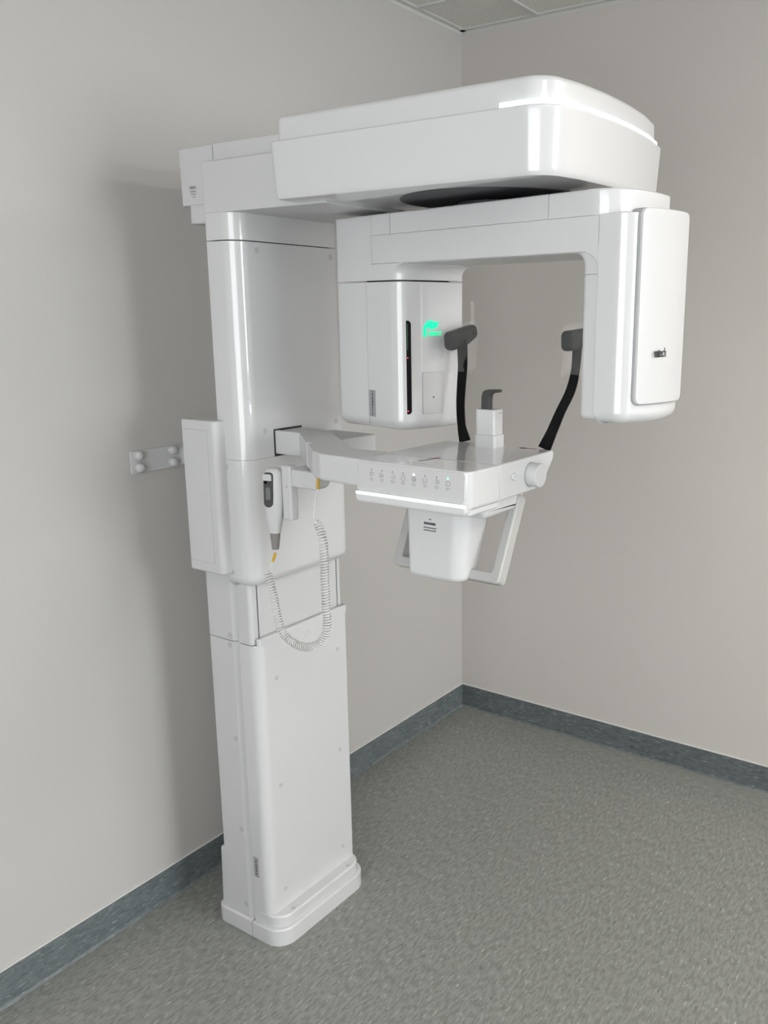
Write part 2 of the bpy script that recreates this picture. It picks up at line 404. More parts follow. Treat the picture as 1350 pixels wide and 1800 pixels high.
# right head (detector)
hd = obj('detector_head', prism([(.340, NV, .0012)]+[(a, b, .045 if i == 0 else r) for i, (a, b, r) in enumerate([(.398, NV, .03), (.4135, -.055, 0), (.421, -.015, 0), (.421, .02, 0), (.412, .06, 0), (.398, FV, .028)])]+[(.340, FV, .0012)],
                               1.509, 1.876, .022, .002, fn=uv, seg=9, e0=0, rs=6), WHITE, mc)
fp_o = [(.392, -.079, .006), (.4135, -.074, .008), (.4225, -.045, 0), (.4275, -.015, 0), (.4275, .02, 0), (.4185, .062, 0), (.412, .080, .006), (.392, .080, .006)]
# front panel: rounded-rectangle sheet following the bowed front
def curved_panel(v0, v1, z0, z1, rr, thick, off):
    bm = bmesh.new()
    fu = lambda v: .4225+off-2.2*(v-.004)**2
    pts = outline(rect(v0, v1, z0, z1, rr), 8)
    # grid strip construction: columns at fixed v, top/bottom follow the rounded corners
    vs = sorted(set([round(p.x, 5) for p in pts]+[v0+(v1-v0)*k/24 for k in range(1, 24)]))
    def lim(v):
        d = min(v-v0, v1-v)
        if d >= rr: return z0, z1
        s = rr-math.sqrt(max(0, rr*rr-(rr-d)**2)); return z0+s, z1-s
    fr, bk = [], []
    e = .0015
    cols = []
    for v in vs:
        a, b = lim(v); u = fu(v)
        cols.append([bm.verts.new(L3(u-thick, v, a)), bm.verts.new(L3(u-e, v, a)), bm.verts.new(L3(u, v, a+e)), bm.verts.new(L3(u, v, b-e)), bm.verts.new(L3(u-e, v, b)), bm.verts.new(L3(u-thick, v, b))])
    for c0, c1 in zip(cols, cols[1:]):
        for k in range(6): bm.faces.new((c0[k-1], c0[k], c1[k], c1[k-1]))
    bm.faces.new(cols[0][::-1]); bm.faces.new(cols[-1])
    bmesh.ops.recalc_face_normals(bm, faces=bm.faces[:])
    return bm
pn = obj('front_panel', curved_panel(-.074, .074, 1.545, 1.884, .012, .02, .006), WHITE_S, hd, wn=False)
bm = curved_panel(-.076, .0755, 1.543, 1.884, .014, .02, .0012)
obj('panel_shadow_gap', bm, SEAM, hd, wn=False)
# text vatech on the bowed panel
mx = Matrix(((Nn.x, 0, A.x, 0), (Nn.y, 0, A.y, 0), (0, 1, 0, 0), (0, 0, 0, 1)))
P = L3(.4283, -.021, 1.636)
vt = text_mesh('vatech', .0245, Matrix.Translation(P) @ mx, .62, .0008, 0)
obj('brand_lettering', vt, INK, pn, 'dark lettering', smooth=False)
# inner liner of the C
r_in = .020
lin = [(.303, 1.512, .012), (.350, 1.512, .012), (.350, 1.83, 0), (-.17, 1.83, 0), (-.17, 1.8115, 0), (.303, 1.8115, .022)]
obj('inner_liner', prism(lin, -.0935, .0935, .011, .011, fn=uz, seg=8), WHITE_S, hd)
fil = [(.346, 1.8135, 0), (.346, 1.760, 0)]+[(.341-.036*math.cos(t)+.0, 1.8135-.040+.040*math.sin(t)-0, 0) for t in [0]]
# concave fillet at the corner between beam and head, flush with the near face
arc = [(.342-.040*(1-math.cos(t))-0, 1.7735+.040*math.sin(t)) for t in [k*math.pi/2/8 for k in range(9)]]
obj('corner_fillet', prism([(.36, 1.7735, 0)]+[(a, b, 0) for a, b in arc]+[(.302, 1.83, 0), (.36, 1.83, 0)], NV+.0005, FV-.0005, .002, .002, fn=uz), WHITE, hd)
bm = bmesh.new(); box(.3026, .345, -.0945, -.08, 1.7735, 1.7748, 0, bm, fn=uv)
obj('liner_seam', bm, SEAM, hd)
# left head (x-ray tube)
lh_o = [(-.418, NV, .018), (-.196, NV, .045), (-.178, -.05, 0), (-.170, -.01, 0), (-.168, .03, 0), (-.173, .07, 0), (-.180, FV, .025), (-.418, FV, .018)]
lh = obj('tube_head', prism(lh_o, 1.443, 1.7745, .024, .0015, fn=uv, seg=9, rs=6), WHITE, mc)
ub = bmesh.new()
RG = [(1.7775, .001), (1.779, 0), (1.790, 0), (1.797, -.002), (1.803, -.006), (1.808, -.013), (1.811, -.021), (1.8127, -.030)]
ob_ = outline(lh_o, 9)
if area(ob_) < 0: ob_ = ob_[::-1]
prev_ = None; fs_ = []
for h_, d_ in RG:
    oo_ = inset(ob_, d_) if d_ else ob_
    mk = lambda u: max(0, min(1, (u+.25)/.06))
    vs_ = [ub.verts.new(uv(p.x+(q.x-p.x)*mk(p.x), p.y+(q.y-p.y)*mk(p.x), h_)) for p, q in zip(ob_, oo_)]
    if prev_:
        for i in range(len(vs_)): fs_.append(ub.faces.new((prev_[i-1], prev_[i], vs_[i], vs_[i-1])))
    else: fs_.append(ub.faces.new(vs_[::-1]))
    prev_ = vs_
fs_.append(ub.faces.new(prev_)); bmesh.ops.recalc_face_normals(ub, faces=fs_)
# trim flare so it does not stand outside the beam faces
for v in ub.verts:
    p = Vector((v.co.x, v.co.y))-C0; u, vv = A.dot(p), Nn.dot(p)
    vv = max(NV, min(FV, vv)); u = max(-.418, u); v.co = Vector(L3(u, vv, v.co.z))
obj('head_mount', ub, WHITE, lh)
obj('mount_side', prism([(-.418, NV+.0005, .018), (-.2803, NV+.0005, 0), (-.2803, FV, 0), (-.418, FV, .018)], 1.812, 1.9195, 0, .004, fn=uv), WHITE, lh)
obj('head_core', prism(rect(-.33, -.19, -.088, .075, .03), 1.76, 1.79, fn=uv), GAP, lh, 'dark core seen in the seam')
# black slot window with indicator lights; front surface u as function of v
def fu(v):
    K = [(-.098, -.235), (-.09, -.208), (-.075, -.190), (-.05, -.178), (-.01, -.170), (.03, -.168), (.07, -.173), (.098, -.2)]
    for (a, b), (c, d) in zip(K, K[1:]):
        if a <= v <= c: return b+(d-b)*(v-a)/(c-a)
    return -.2
def on_front(pts, off, thick, rr=0, seg=6):
    """flat outline (v,z) wrapped on the front of the tube head"""
    bm = bmesh.new(); o = outline([(a, b, rr) for a, b in pts], seg)
    if area(o) < 0: o = o[::-1]
    f = [bm.verts.new(L3(fu(p.x)+off, p.x, p.y)) for p in o]; b = [bm.verts.new(L3(fu(p.x)+off-thick, p.x, p.y)) for p in o]
    for i in range(len(o)): bm.faces.new((f[i-1], f[i], b[i], b[i-1]))
    bm.faces.new(f); bm.faces.new(b[::-1]); bmesh.ops.recalc_face_normals(bm, faces=bm.faces[:]); return bm
SV = -.0755
def slot(w_, z0, z1, off, thick):
    bm = bmesh.new(); tl = Vector((fu(SV-.012)-fu(SV+.012), -.024)); tl.normalize()
    o = outline(rect(-w_, w_, z0, z1, w_*.98), 7)
    fn = lambda a, b, h: L3(fu(SV)+h*.9+(-tl.x)*a, SV+a*(-tl.y)-h*.4, b)
    return loft(bm, [(p.x, p.y) for p in o], [(off-thick, 0), (off, 0)], fn=fn)
sl = obj('slot_window', slot(.0082, 1.481, 1.690, .0035, .008), BLACK, lh, 'tall black indicator window', sharp=20)
obj('slot_rim', slot(.0100, 1.4785, 1.6925, .0026, .008), WHITE, lh)
obj('green_line', slot(.0010, 1.625, 1.683, .0038, .001), GREEND, sl, 'dim green laser line')
for z in (1.608, 1.4885): obj('indicator_light', slot(.0014, z-.0016, z+.0016, .0041, .001), REDL, sl, 'tiny red light')
# access hatch
obj('hatch_gap', on_front([(-.043, 1.4795), (.0135, 1.4795), (.0135, 1.5745), (-.043, 1.5745)], .0019, .004, .004), SEAM, lh)
hatch = obj('hatch', on_front([(-.0422, 1.4803), (.0127, 1.4803), (.0127, 1.5737), (-.0422, 1.5737)], .0025, .004, .0035), PANELG, lh, 'pale grey rectangular hatch')
obj('hatch_hole', on_front([(-.0155, 1.516), (-.0135, 1.516), (-.0135, 1.519), (-.0155, 1.519)], .0034, .003, 0), INK, hatch)
# glowing green sign: a leaf swoosh with lettering
leaf = [(-.0392, 1.6542), (-.0324, 1.6542), (-.0324, 1.6728), (-.0279, 1.676), (-.0226, 1.6718), (-.0165, 1.6705), (-.0054, 1.6736), (-.0005, 1.6791), (.002, 1.6885), (-.0027, 1.6871),
        (-.008, 1.6856), (-.0147, 1.689), (-.0226, 1.6901), (-.0292, 1.6875), (-.0345, 1.682), (-.0385, 1.6755)]
obj('green_leaf_sign', on_front(leaf, .0019, .0030, .001, 3), GREEN, lh, 'glowing green leaf swoosh')
P = L3(fu(-.006)+.0014, -.0085, 1.6605)
gt = text_mesh('GREEN CT', .0125, Matrix.Translation(P) @ mx, .70, .0003, .0003)
obj('green_lettering', gt, GREEN, lh, 'glowing green lettering', smooth=False)
# side seam and sticker on tube head
bm = bmesh.new(); box(-.3016, -.3004, NV-.0002, NV+.003, 1.449, 1.7735, 0, bm, fn=uv)
obj('side_seam', bm, SCREW, lh)
st = obj('rating_sticker', box(-.2995, -.2765, NV-.0006, NV+.001, 1.470, 1.532, .0003, fn=uv), STICK, lh, 'silver rating sticker with dark print')
bm = bmesh.new()
z = 1.4735
while z < 1.528:
    d = random.uniform(.0022, .006); box(-.2888, -.2862, NV-.0010, NV, z, min(z+d, 1.529), .0001, bm, fn=uv)
    if z > 1.495: box(-.2856, -.2842, NV-.0010, NV, z, min(z+d*.8, 1.529), .0001, bm, fn=uv)
    z += d+.0016
obj('printed_lines', bm, INK, st)

# ------------------------------------------------------------------ side cabinet on the column
sc = obj('side_cabinet', prism([(.2285, -1.606, .003), (.350, -1.606, .016), (.350, -1.560, .004), (.2285, -1.560, .003)], 1.0655, 1.452, .006, .004), WHITE_S, mc)
obj('door_gap', box(.2330, .3205, -1.6064, -1.604, 1.0915, 1.4285, .001), SEAM, sc)
dr = obj('door', box(.2338, .3194, -1.6069, -1.603, 1.0925, 1.4275, .0008), WHITE_S, sc)
obj('door_latch', box(.289, .295, -1.6078, -1.606, 1.268, 1.270, .0004), SCREW, dr)

# ------------------------------------------------------------------ patient support arm and table
arm_o = [(.410, -1.474, 0), (.502, -1.474, .004), (.716, -1.662, .004), (.755, -1.682, .02), (.8775, -1.694, 0), (.8775, -1.585, 0), (.765, -1.585, .02), (.540, -1.405, .02), (.50, -1.392, 0), (.410, -1.385, 0)]
sa = obj('support_arm', prism(arm_o, 1.3625, 1.4208, .008, .003, seg=6), WHITE_S, mc)
obj('arm_root_cover', prism([(.410, -1.4775, 0), (.503, -1.4775, .003), (.632, -1.590, .002), (.640, -1.580, 0), (.52, -1.47, 0), (.410, -1.46, 0)], 1.364, 1.4225, .003, .003, seg=4), WHITE_S, sa)
bm = bmesh.new(); box(.4195, .4212, -1.482, -1.383, 1.357, 1.4255, .0005, bm)
obj('arm_slot', bm, GAP, mc)
obj('rear_stub', prism([(.41, -1.345, 0), (.50, -1.345, 0), (.558, -1.392, .003), (.566, -1.262, .003), (.41, -1.255, 0)], 1.352, 1.400, .004, .003), WHITE_S, mc)
# console
cn_o = [(.872, -1.702, .006), (1.142, -1.702, .014), (1.146, -1.603, 0), (.880, -1.603, 0)]
cn = obj('console', prism(cn_o, 1.3465, 1.4215, .010, .004, seg=6), WHITE, mc)
tbp = [(-1.6005, 1.3495, 0), (-1.455, 1.3495, .012), (-1.412, 1.368, .012), (-1.3785, 1.404, .008), (-1.376, 1.4215, .006), (-1.6005, 1.4215, 0)]
tb2 = obj('table', prism(tbp, .868, 1.146, .005, .005, ax='x', seg=6), WHITE, mc)
# control panel on the console's near face
cp = obj('control_panel', prism([(.873, 1.3605, .006), (1.131, 1.3605, .008), (1.1335, 1.4185, .006), (.8805, 1.4185, .006)], -1.7045, -1.700, .001, 0, ax='y'), PANELG, cn, 'pale grey touch panel with eight symbols')
lb_ = obj('lower_bumper', prism([(.871, 1.337, .010), (1.138, 1.337, .012), (1.138, 1.3595, .003), (.871, 1.3595, .003)], -1.7085, -1.690, .006, 0, ax='y', rs=6), WHITE, cn)
obj('light_bar', prism([(.8735, 1.3530, .003), (1.1365, 1.3530, .003), (1.1365, 1.3592, .002), (.8735, 1.3592, .002)], -1.7095, -1.700, .002, 0, ax='y', rs=4), LEDB, cn, 'glowing white light bar')
obj('underside_lip', prism([(.876, -1.700, .01), (1.138, -1.700, .014), (1.142, -1.60, 0), (.88, -1.60, 0)], 1.336, 1.348, .004), WHITE, cn)
YF = -1.7047
def line(bm, pts, r=.0005, closed=False):
    P = [Vector((x, YF, z)) for x, z in pts]
    if closed: P.append(P[0])
    for a, b in zip(P, P[1:]):
        d = (b-a); s = Vector((-d.z, 0, d.x)).normalized()*r
        y = Vector((0, .0002, 0))
        vs = [bm.verts.new(q) for q in (a-s-y, b-s-y, b+s-y, a+s-y, a-s+y, b-s+y, b+s+y, a+s+y)]
        for f in ((0, 1, 2, 3), (7, 6, 5, 4), (0, 4, 5, 1), (1, 5, 6, 2), (2, 6, 7, 3), (3, 7, 4, 0)): bm.faces.new([vs[k] for k in f])
    bmesh.ops.recalc_face_normals(bm, faces=bm.faces[:])
def arcp(cx, cz, r, a0, a1, n=12, sz=1): return [(cx+r*math.cos(math.radians(a0+(a1-a0)*k/n)), cz+sz*r*math.sin(math.radians(a0+(a1-a0)*k/n))) for k in range(n+1)]
IX = [.913, .939, .965, .991, 1.0165, 1.043, 1.070, 1.0955]
for k, x in enumerate(IX):
    m = INK if k not in (4, 7) else (LEDW if k == 4 else MINT)
    r = .0012 if k not in (4, 7) else .0025
    ic = bmesh.new(); zc = 1.3965
    if k == 0:
        line(ic, arcp(x, zc, .0048, 60, 300)); line(ic, [(x-.001, zc+.003), (x-.001, zc-.003)]); line(ic, arcp(x+.002, zc+.001, .0028, -60, 160))
    elif k == 1:
        line(ic, [(x-.005, zc-.005), (x-.005, zc+.003), (x-.002, zc+.005)]); line(ic, [(x-.0025, zc-.004), (x+.003, zc-.004), (x+.003, zc+.001), (x-.0025, zc+.001)], closed=True); line(ic, [(x-.002, zc-.0015), (x+.003, zc-.0015)])
    elif k == 2:
        line(ic, arcp(x+.001, zc, .005, -120, 110)); line(ic, [(x-.005, zc-.002), (x-.001, zc-.003), (x+.001, zc)])
    elif k == 3:
        line(ic, arcp(x, zc-.001, .0046, 130, 410)); line(ic, [(x-.003, zc+.0025), (x+.0005, zc+.006), (x+.003, zc+.0025)])
    elif k == 4:
        line(ic, arcp(x, zc, .005, 0, 360)); line(ic, [(x-.004, zc-.001), (x+.004, zc-.001)]); line(ic, [(x+.001, zc+.005), (x+.001, zc-.005)])
    elif k == 5:
        line(ic, arcp(x, zc, .005, 100, 420)); line(ic, [(x-.003, zc-.001), (x, zc-.0025)])
    elif k == 6:
        line(ic, arcp(x+.0005, zc, .005, -30, 150)); line(ic, arcp(x, zc-.001, .0026, 0, 360))
    else:
        line(ic, arcp(x, zc, .0048, 115, 425)); line(ic, [(x, zc+.002), (x, zc+.0062)])
    for row, n in ((0, 3), (1, 2)):
        xx = x-.0055+row*.0015
        for q in range(n):
            wd = random.uniform(.0022, .0036); line(ic, [(xx, 1.3875-row*.0032), (xx+wd, 1.3875-row*.0032)], .00065); xx += wd+.0008
    o = obj('touch_symbol', ic, INKL if k not in (4,) else INKL, cp, smooth=False)
    obj('indicator_light', disc((x, YF+.0002, 1.4055), r, -.0005, 'y', seg=14, rr=.0001), m, o,
        'lit white indicator light' if k == 4 else 'lit mint green indicator light' if k == 7 else None)
# details on top of the table
obj('scale_bar', box(.942, 1.046, -1.668, -1.6655, 1.4212, 1.4235, .0006), PANELG, cn)
obj('slider_tab', box(.975, .986, -1.674, -1.668, 1.4212, 1.4240, .0006), WHITE_S, cn)
def tilted(x0, y0, x1, y1, w_, z, t=.0006):
    d = Vector((x1-x0, y1-y0)); L = d.length; d.normalize(); s = Vector((-d.y, d.x))*w_/2
    a = Vector((x0, y0)); b = Vector((x1, y1))
    return prism([tuple(a-s), tuple(b-s), tuple(b+s), tuple(a+s)], z, z+t)
wl = obj('warning_label', tilted(.988, -1.648, 1.000, -1.590, .012, 1.4212), INKL, cn, 'small grey and red warning label')
obj('red_print', tilted(.9965, -1.612, .9995, -1.600, .0085, 1.4216), RED, wl)
wl = obj('warning_label', tilted(1.069, -1.399, 1.118, -1.391, .022, 1.4212), PANELG, tb2, 'small pale label with red and dark print')
obj('dark_print', tilted(1.070, -1.391, 1.083, -1.3885, .012, 1.4216), INK, wl)
obj('red_print', tilted(1.084, -1.393, 1.110, -1.388, .012, 1.4216), mat('faded_red_ink', (.32, .19, .18), .5), wl)
# dial and slider on the right face
kb = obj('dial_knob', prism([(-1.478+.0245*math.cos(t*math.pi/24), 1.3845+.0245*math.sin(t*math.pi/24)) for t in range(48)], 1.146, 1.170, 0, .002, ax='x'), WHITE_S, tb2)
obj('dial_gap', disc((1.1455, -1.479, 1.3845), .0262, .0012, 'x', seg=40), SEAM, tb2)
obj('slider', prism([(-1.557, 1.386, .003), (-1.541, 1.386, .003), (-1.541, 1.397, .003), (-1.557, 1.397, .003)], 1.1455, 1.1500, 0, .001, ax='x'), WHITE, tb2)
obj('slider_knob', disc((1.149, -1.551, 1.388), .0048, .006, 'x'), WHITE, tb2)
obj('slider_hole', disc((1.1458, -1.5565, 1.3925), .0022, .0004, 'x', rr=.0001), INKL, tb2)
bm = bmesh.new(); line_y = [(-1.54, 1.3885), (-1.505, 1.3875)]
box(1.1457, 1.1462, -1.541, -1.506, 1.3868, 1.3874, 0, bm)
obj('scale_line', bm, SCREW, tb2)
# plate under the table that carries the grips, bin-shaped lift cover
gp = obj('grip_carrier', prism([(-1.622, 1.312, .016), (-1.462, 1.312, .008), (-1.462, 1.352, 0), (-1.622, 1.352, 0)], .858, 1.124, .012, .012, ax='x', rs=5), WHITE, mc)
# lift cover (tapering rounded box)
bm = bmesh.new()
def tapered(bm, lo, hi, z0, z1, rb):
    n = 10; prev = None; fs = []
    for k in range(n+1):
        if k < 5: t = k/4; zz = z0+rb*(1-math.cos(t*math.pi/2)); ins = rb*(1-math.sin(t*math.pi/2))
        else: zz = z0+rb+(z1-z0-rb)*(k-4)/(n-4); ins = 0
        f = (zz-z0)/(z1-z0)
        x0, x1, y0, y1 = [a+(b-a)*f for a, b in zip(lo, hi)]
        o = inset(outline([(x0, y0, .012), (x1, y0, .034), (x1, y1, .02), (x0, y1, .012)], 7), ins)
        vs = [bm.verts.new((p.x, p.y, zz)) for p in o]
        if prev:
            for i in range(len(vs)): fs.append(bm.faces.new((prev[i-1], prev[i], vs[i], vs[i-1])))
        else: fs.append(bm.faces.new(vs[::-1]))
        prev = vs
    fs.append(bm.faces.new(prev)); bmesh.ops.recalc_face_normals(bm, faces=fs); return bm
lb = obj('lift_cover', tapered(bm, (.921, 1.056, -1.602, -1.535), (.918, 1.066, -1.602, -1.478), 1.162, 1.336, .014), WHITE, mc)
bm = bmesh.new()
for z, a, b, hgt in ((1.2925, .977, .984, .002), (1.2835, .965, .994, .0052), (1.2745, .964, .996, .0022), (1.2690, .964, .995, .0022)):
    x = a
    while x < b-.001:
        wd = random.uniform(.002, .0045); box(x, min(x+wd, b), -1.6024, -1.6015, z-hgt/2, z+hgt/2, .0001, bm); x += wd+.0007
obj('printed_lines', bm, INK, lb)
def grip(xs, inner, dy, nm, m, lab):
    sgn = 1 if xs > 1 else -1
    prof = []
    # side bar in the plane x = xs, then bottom bar in to the cover
    bm = bmesh.new()
    top = Vector((xs, -1.479, 1.333)); bot = Vector((xs, -1.557, 1.176))
    ax_ = (bot-top).normalized(); nrm = Vector((0, ax_.z, -ax_.y))
    if nrm.y > 0: nrm = -nrm
    fn = lambda a, b, h: tuple(Vector((a, 0, 0))+top+ax_*b+nrm*h)
    Lb = (bot-top).length
    o = [(xs-.010*sgn, -.008, .004), (xs+.011*sgn, -.008, .010), (xs+.011*sgn, Lb+.012, .010), (inner, Lb+.012, 0), (inner, Lb-.010, 0), (xs-.010*sgn, Lb-.010, .006)]
    fn = lambda a, b, h: tuple(Vector((a, top.y+ax_.y*b+nrm.y*h, top.z+ax_.z*b+nrm.z*h)))
    return obj(nm, prism(o, -.0155, .0155, .004, .004, fn=fn, seg=6), m, mc, lab)
grip(1.118, 1.045, 0, 'hand_grip', HANDLE, 'light grey hand grip on the right')
grip(.868, .935, 0, 'hand_grip', HANDLE, 'light grey hand grip on the left')
# chin rest column with bite fork
ch = obj('chin_rest', prism([(.972, -1.428, .012), (1.029, -1.428, .006), (1.029, -1.382, .012), (.972, -1.382, .012)], 1.421, 1.4485, 0, .0015), WHITE, mc)
obj('chin_post', prism([(.9745, -1.4255, .010), (1.0265, -1.4255, .005), (1.0265, -1.3845, .011), (.9745, -1.3845, .011)], 1.4487, 1.5035, 0, .003), WHITE, ch)
bm = bmesh.new()
for k in range(3): box(1.0266, 1.0270, -1.409+k*.006, -1.406+k*.006, 1.494, 1.4962, .0001, bm)
obj('printed_marks', bm, INKL, ch)
bf = sweep(catmull([(.996, -1.408, 1.502), (.996, -1.408, 1.522), (.998, -1.408, 1.535), (1.006, -1.408, 1.5415), (1.018, -1.408, 1.5425), (1.033, -1.408, 1.5435)], 6),
          rsec(.02, .014, .004), side=(1, 0, 0.001), scales=None) if False else None
side = [(.9855, 1.502, 0), (1.006, 1.502, 0), (1.0065, 1.520, .004), (1.008, 1.5335, .003), (1.014, 1.5385, .003), (1.030, 1.5405, .002), (1.030, 1.5465, .002), (1.000, 1.5455, .006), (.990, 1.5425, .008), (.986, 1.530, .006)]
obj('bite_fork', prism(side, -1.417, -1.400, .003, .003, ax='y', seg=5), GREYD, ch, 'charcoal bite fork')
# temple supports: black straps with padded heads in clear film
def temple(path, wid, pad_c, pad_dir, lab):
    P = catmull(path, 6); n = len(P)
    W = []
    for i in range(n):
        f = i/(n-1)*(len(wid)-1); k = min(int(f), len(wid)-2); W.append((wid[k]+(wid[k+1]-wid[k])*(f-k), 1))
    t = obj('temple_support', sweep(P, rsec(1.0, .008, .003), side=(1, .35, 0), scales=W), RUBBER, mc, lab)
    return t
tl = temple([(.909, -1.362, 1.420), (.897, -1.358, 1.455), (.886, -1.346, 1.50), (.882, -1.336, 1.545), (.880, -1.328, 1.59), (.872, -1.318, 1.645)],
            [.026, .018, .0185, .0195, .021, .024], None, None, 'black temple support strap on the left')
tr = temple([(1.114, -1.362, 1.420), (1.129, -1.356, 1.458), (1.141, -1.342, 1.50), (1.1585, -1.332, 1.545), (1.164, -1.322, 1.59), (1.162, -1.312, 1.645)],
            [.028, .022, .020, .020, .018, .020], None, None, 'black temple support strap on the right')
def pad(c, tilt, lab, par, ln=.112, hh=.040, tk=.026, lean=0):
    bm = bmesh.new()
    c = Vector(c); d = Vector((lean, math.cos(tilt), math.sin(tilt))).normalized(); s = Vector((1, 0, 0)); s = (s-d*s.dot(d)).normalized(); up = s.cross(d); 
    if up.z < 0: up = -up
    fn = lambda a, b, h: tuple(c+d*a+up*b+s*h)
    prism([(-ln/2, -hh*.62, .012), (ln*.1, -hh*.60, .01), (ln/2, -hh*.30, .012), (ln/2, hh*.44, .012), (-ln/2, hh*.44, .012)], -tk/2, tk/2, .009, .009, fn=fn, seg=6, bm=bm, rs=5)
    o = obj('temple_pad', bm, PAD, par, lab)
    bm = bmesh.new()
    prism([(ln*.36, 0, .0)]+[(ln*.30+.004*math.cos(t), .004*math.sin(t), 0) for t in [0.5, 1.5, 2.5, 3.5, 4.5, 5.5]], tk/2-.001, tk/2+.0006, 0, .0003, fn=fn, bm=bm)
    obj('pad_dimple', bm, RUBBER, par)
    return o, fn
pl, fl = pad((.866, -1.314, 1.655), .16, 'dark grey rubber temple pad', tl)
pr, fr = pad((1.158, -1.306, 1.655), .05, 'dark grey rubber temple pad', tr)
def film(fn, par, ln=.112, hh=.04, tk=.03, sgn=1):
    """loose clear sleeve around the pad and down the strap, with crumpled skirt"""
    bm = bmesh.new(); R = []
    nseg = 28
    for j, (zz, gx, gs) in enumerate([(.028, .50, .9), (.020, .56, 1.1), (0, .58, 1.2), (-.022, .56, 1.25), (-.040, .44, 1.1), (-.060, .40, 1.3), (-.076, .38, 1.4)]):
        ring = []
        for k in range(nseg):
            a = k*2*math.pi/nseg; wob = 1+(.10 if j > 3 else .03)*math.sin(5*a+j*1.3)+(.06 if j > 3 else .015)*math.sin(9*a+j)
            ring.append(bm.verts.new(fn(ln*gx*math.cos(a)*wob+(-.004 if j > 3 else 0), zz+.003*math.sin(3*a+j), tk*.62*gs*math.sin(a)*wob)))
        R.append(ring)
    for r0, r1 in zip(R, R[1:]):
        for k in range(nseg): bm.faces.new((r0[k-1], r0[k], r1[k], r1[k-1]))
    bm.faces.new(R[0])
    # upstanding twisted tail
    tp = [fn(ln*.42, .020, 0), fn(ln*.46, .036, .002), fn(ln*.52, .052, .0), fn(ln*.56, .068, -.003)]
    sweep(catmull(tp, 4), rsec(.012, .0012, .0004), side=(0, 1, .3), bm=bm)
    bmesh.ops.recalc_face_normals(bm, faces=bm.faces[:])
    obj('clear_sleeve', bm, FILM, par, 'transparent plastic sleeve', sharp=60, wn=False)
film(fl, tl); film(fr, tr)

# ------------------------------------------------------------------ hand switch holder (machine part)
ho = obj('switch_holder', prism([(.562, -1.604, .004), (.5905, -1.604, .006), (.5905, -1.578, .006), (.562, -1.578, .004)], 1.238, 1.366, .004, .004, seg=5), WHITE_S, mc)
obj('holder_arm', prism([(-1.598, 1.316, .006), (-1.545, 1.316, .018), (-1.545, 1.362, 0), (-1.598, 1.358, .004)], .585, .664, .003, .010, ax='x', seg=6), WHITE_S, ho)
obj('holder_stem', box(.600, .625, -1.560, -1.530, 1.355, 1.368, .003), WHITE_S, ho)
obj('holder_screw', disc((.578, -1.604, 1.318), .003, -.0008, 'y'), SCREW, ho)

# ------------------------------------------------------------------ hand switch with coiled cord (own thing)
sw = thing('hand_switch', 'white hand switch with grey button window, hanging on a coiled white cord', 'hand switch', (.535, -1.606, 1.16))
bm = bmesh.new()
# body: stacked rounded sections, local frame: w across, d depth
wv = Vector((.93, .36, 0)).normalized(); dv = Vector((-.36, .93, 0)).normalized()   # width dir, depth dir (towards the holder)
prevr = None; fs = []
prof = [(1.355, .010, .008, .004), (1.3575, .016, .012, .0), (1.352, .0205, .0150, .0), (1.34, .0225, .0165, 0), (1.31, .0235, .0175, 0), (1.28, .0235, .0175, 0), (1.255, .0225, .017, 0), (1.235, .0195, .0155, 0), (1.218, .0155, .0135, 0), (1.2055, .0122, .012, 0)]
prof = [(1.3585, .0110, .008), (1.356, .0165, .012), (1.350, .0205, .015), (1.34, .0225, .0165), (1.31, .0232, .0175), (1.28, .0230, .0175), (1.255, .0215, .017), (1.235, .0190, .0155), (1.218, .0160, .0135), (1.2045, .0132, .012)]
def bc(z): return Vector((.5395-(1.30-z)*.03, -1.606, z))
def supe(a, w_, d_, e=.75):
    c, s = math.cos(a), math.sin(a); return (abs(c)**e*math.copysign(w_, c), abs(s)**e*math.copysign(d_, s))
def stack(bm, prof, n=28, cen=bc, off=Vector((0, 0, 0))):
    prev = None; fs = []
    for z, w_, d_ in prof:
        vs = []
        for k in range(n):
            x, y = supe(k*2*math.pi/n, w_, d_); vs.append(bm.verts.new(cen(z)+off+wv*x+dv*y))
        if prev:
            for i in range(n): fs.append(bm.faces.new((prev[i-1], prev[i], vs[i], vs[i-1])))
        else: fs.append(bm.faces.new(vs[::-1]))
        prev = vs
    fs.append(bm.faces.new(prev)); bmesh.ops.recalc_face_normals(bm, faces=fs); return bm
body = obj('body', stack(bm, prof), WHITE_S, sw, sharp=50, wn=False)
obj('strain_relief', stack(bmesh.new(), [(1.2045, .0118, .011), (1.1900, .0105, .0100), (1.1640, .0076, .0076)]), GREYT, sw, 'grey rubber strain relief', sharp=50, wn=False)
# button window faces -depth
fnw = lambda a, b, h: tuple(bc(b)+wv*(a-.006)-dv*(.0150+h-22*(a*a)*.6))
win = obj('button_window', prism([(-.0125, 1.268, .012), (.0105, 1.268, .012), (.0125, 1.300, 0), (.0115, 1.350, .008), (-.0125, 1.350, .008)], -.002, .0042, 0, .001, fn=fnw, seg=6), GREYD, body, 'dark grey button window')
obj('button', prism(rect(-.0065, .0055, 1.286, 1.316, .005), .003, .0050, 0, .0008, fn=fnw, seg=6), mat('dark_grey_button', (.14, .14, .145), .4), win)
obj('top_key', prism([(-.0135, 1.331, .001), (.0085, 1.331, .001), (.0085, 1.346, .004), (-.0135, 1.347, .003)], .002, .0066, 0, .0012, fn=fnw, seg=5), WHITE_S, body)
obj('display_slit', prism(rect(-.0095, -.003, 1.324, 1.331, .001), .003, .0048, fn=fnw), BLACK, win)
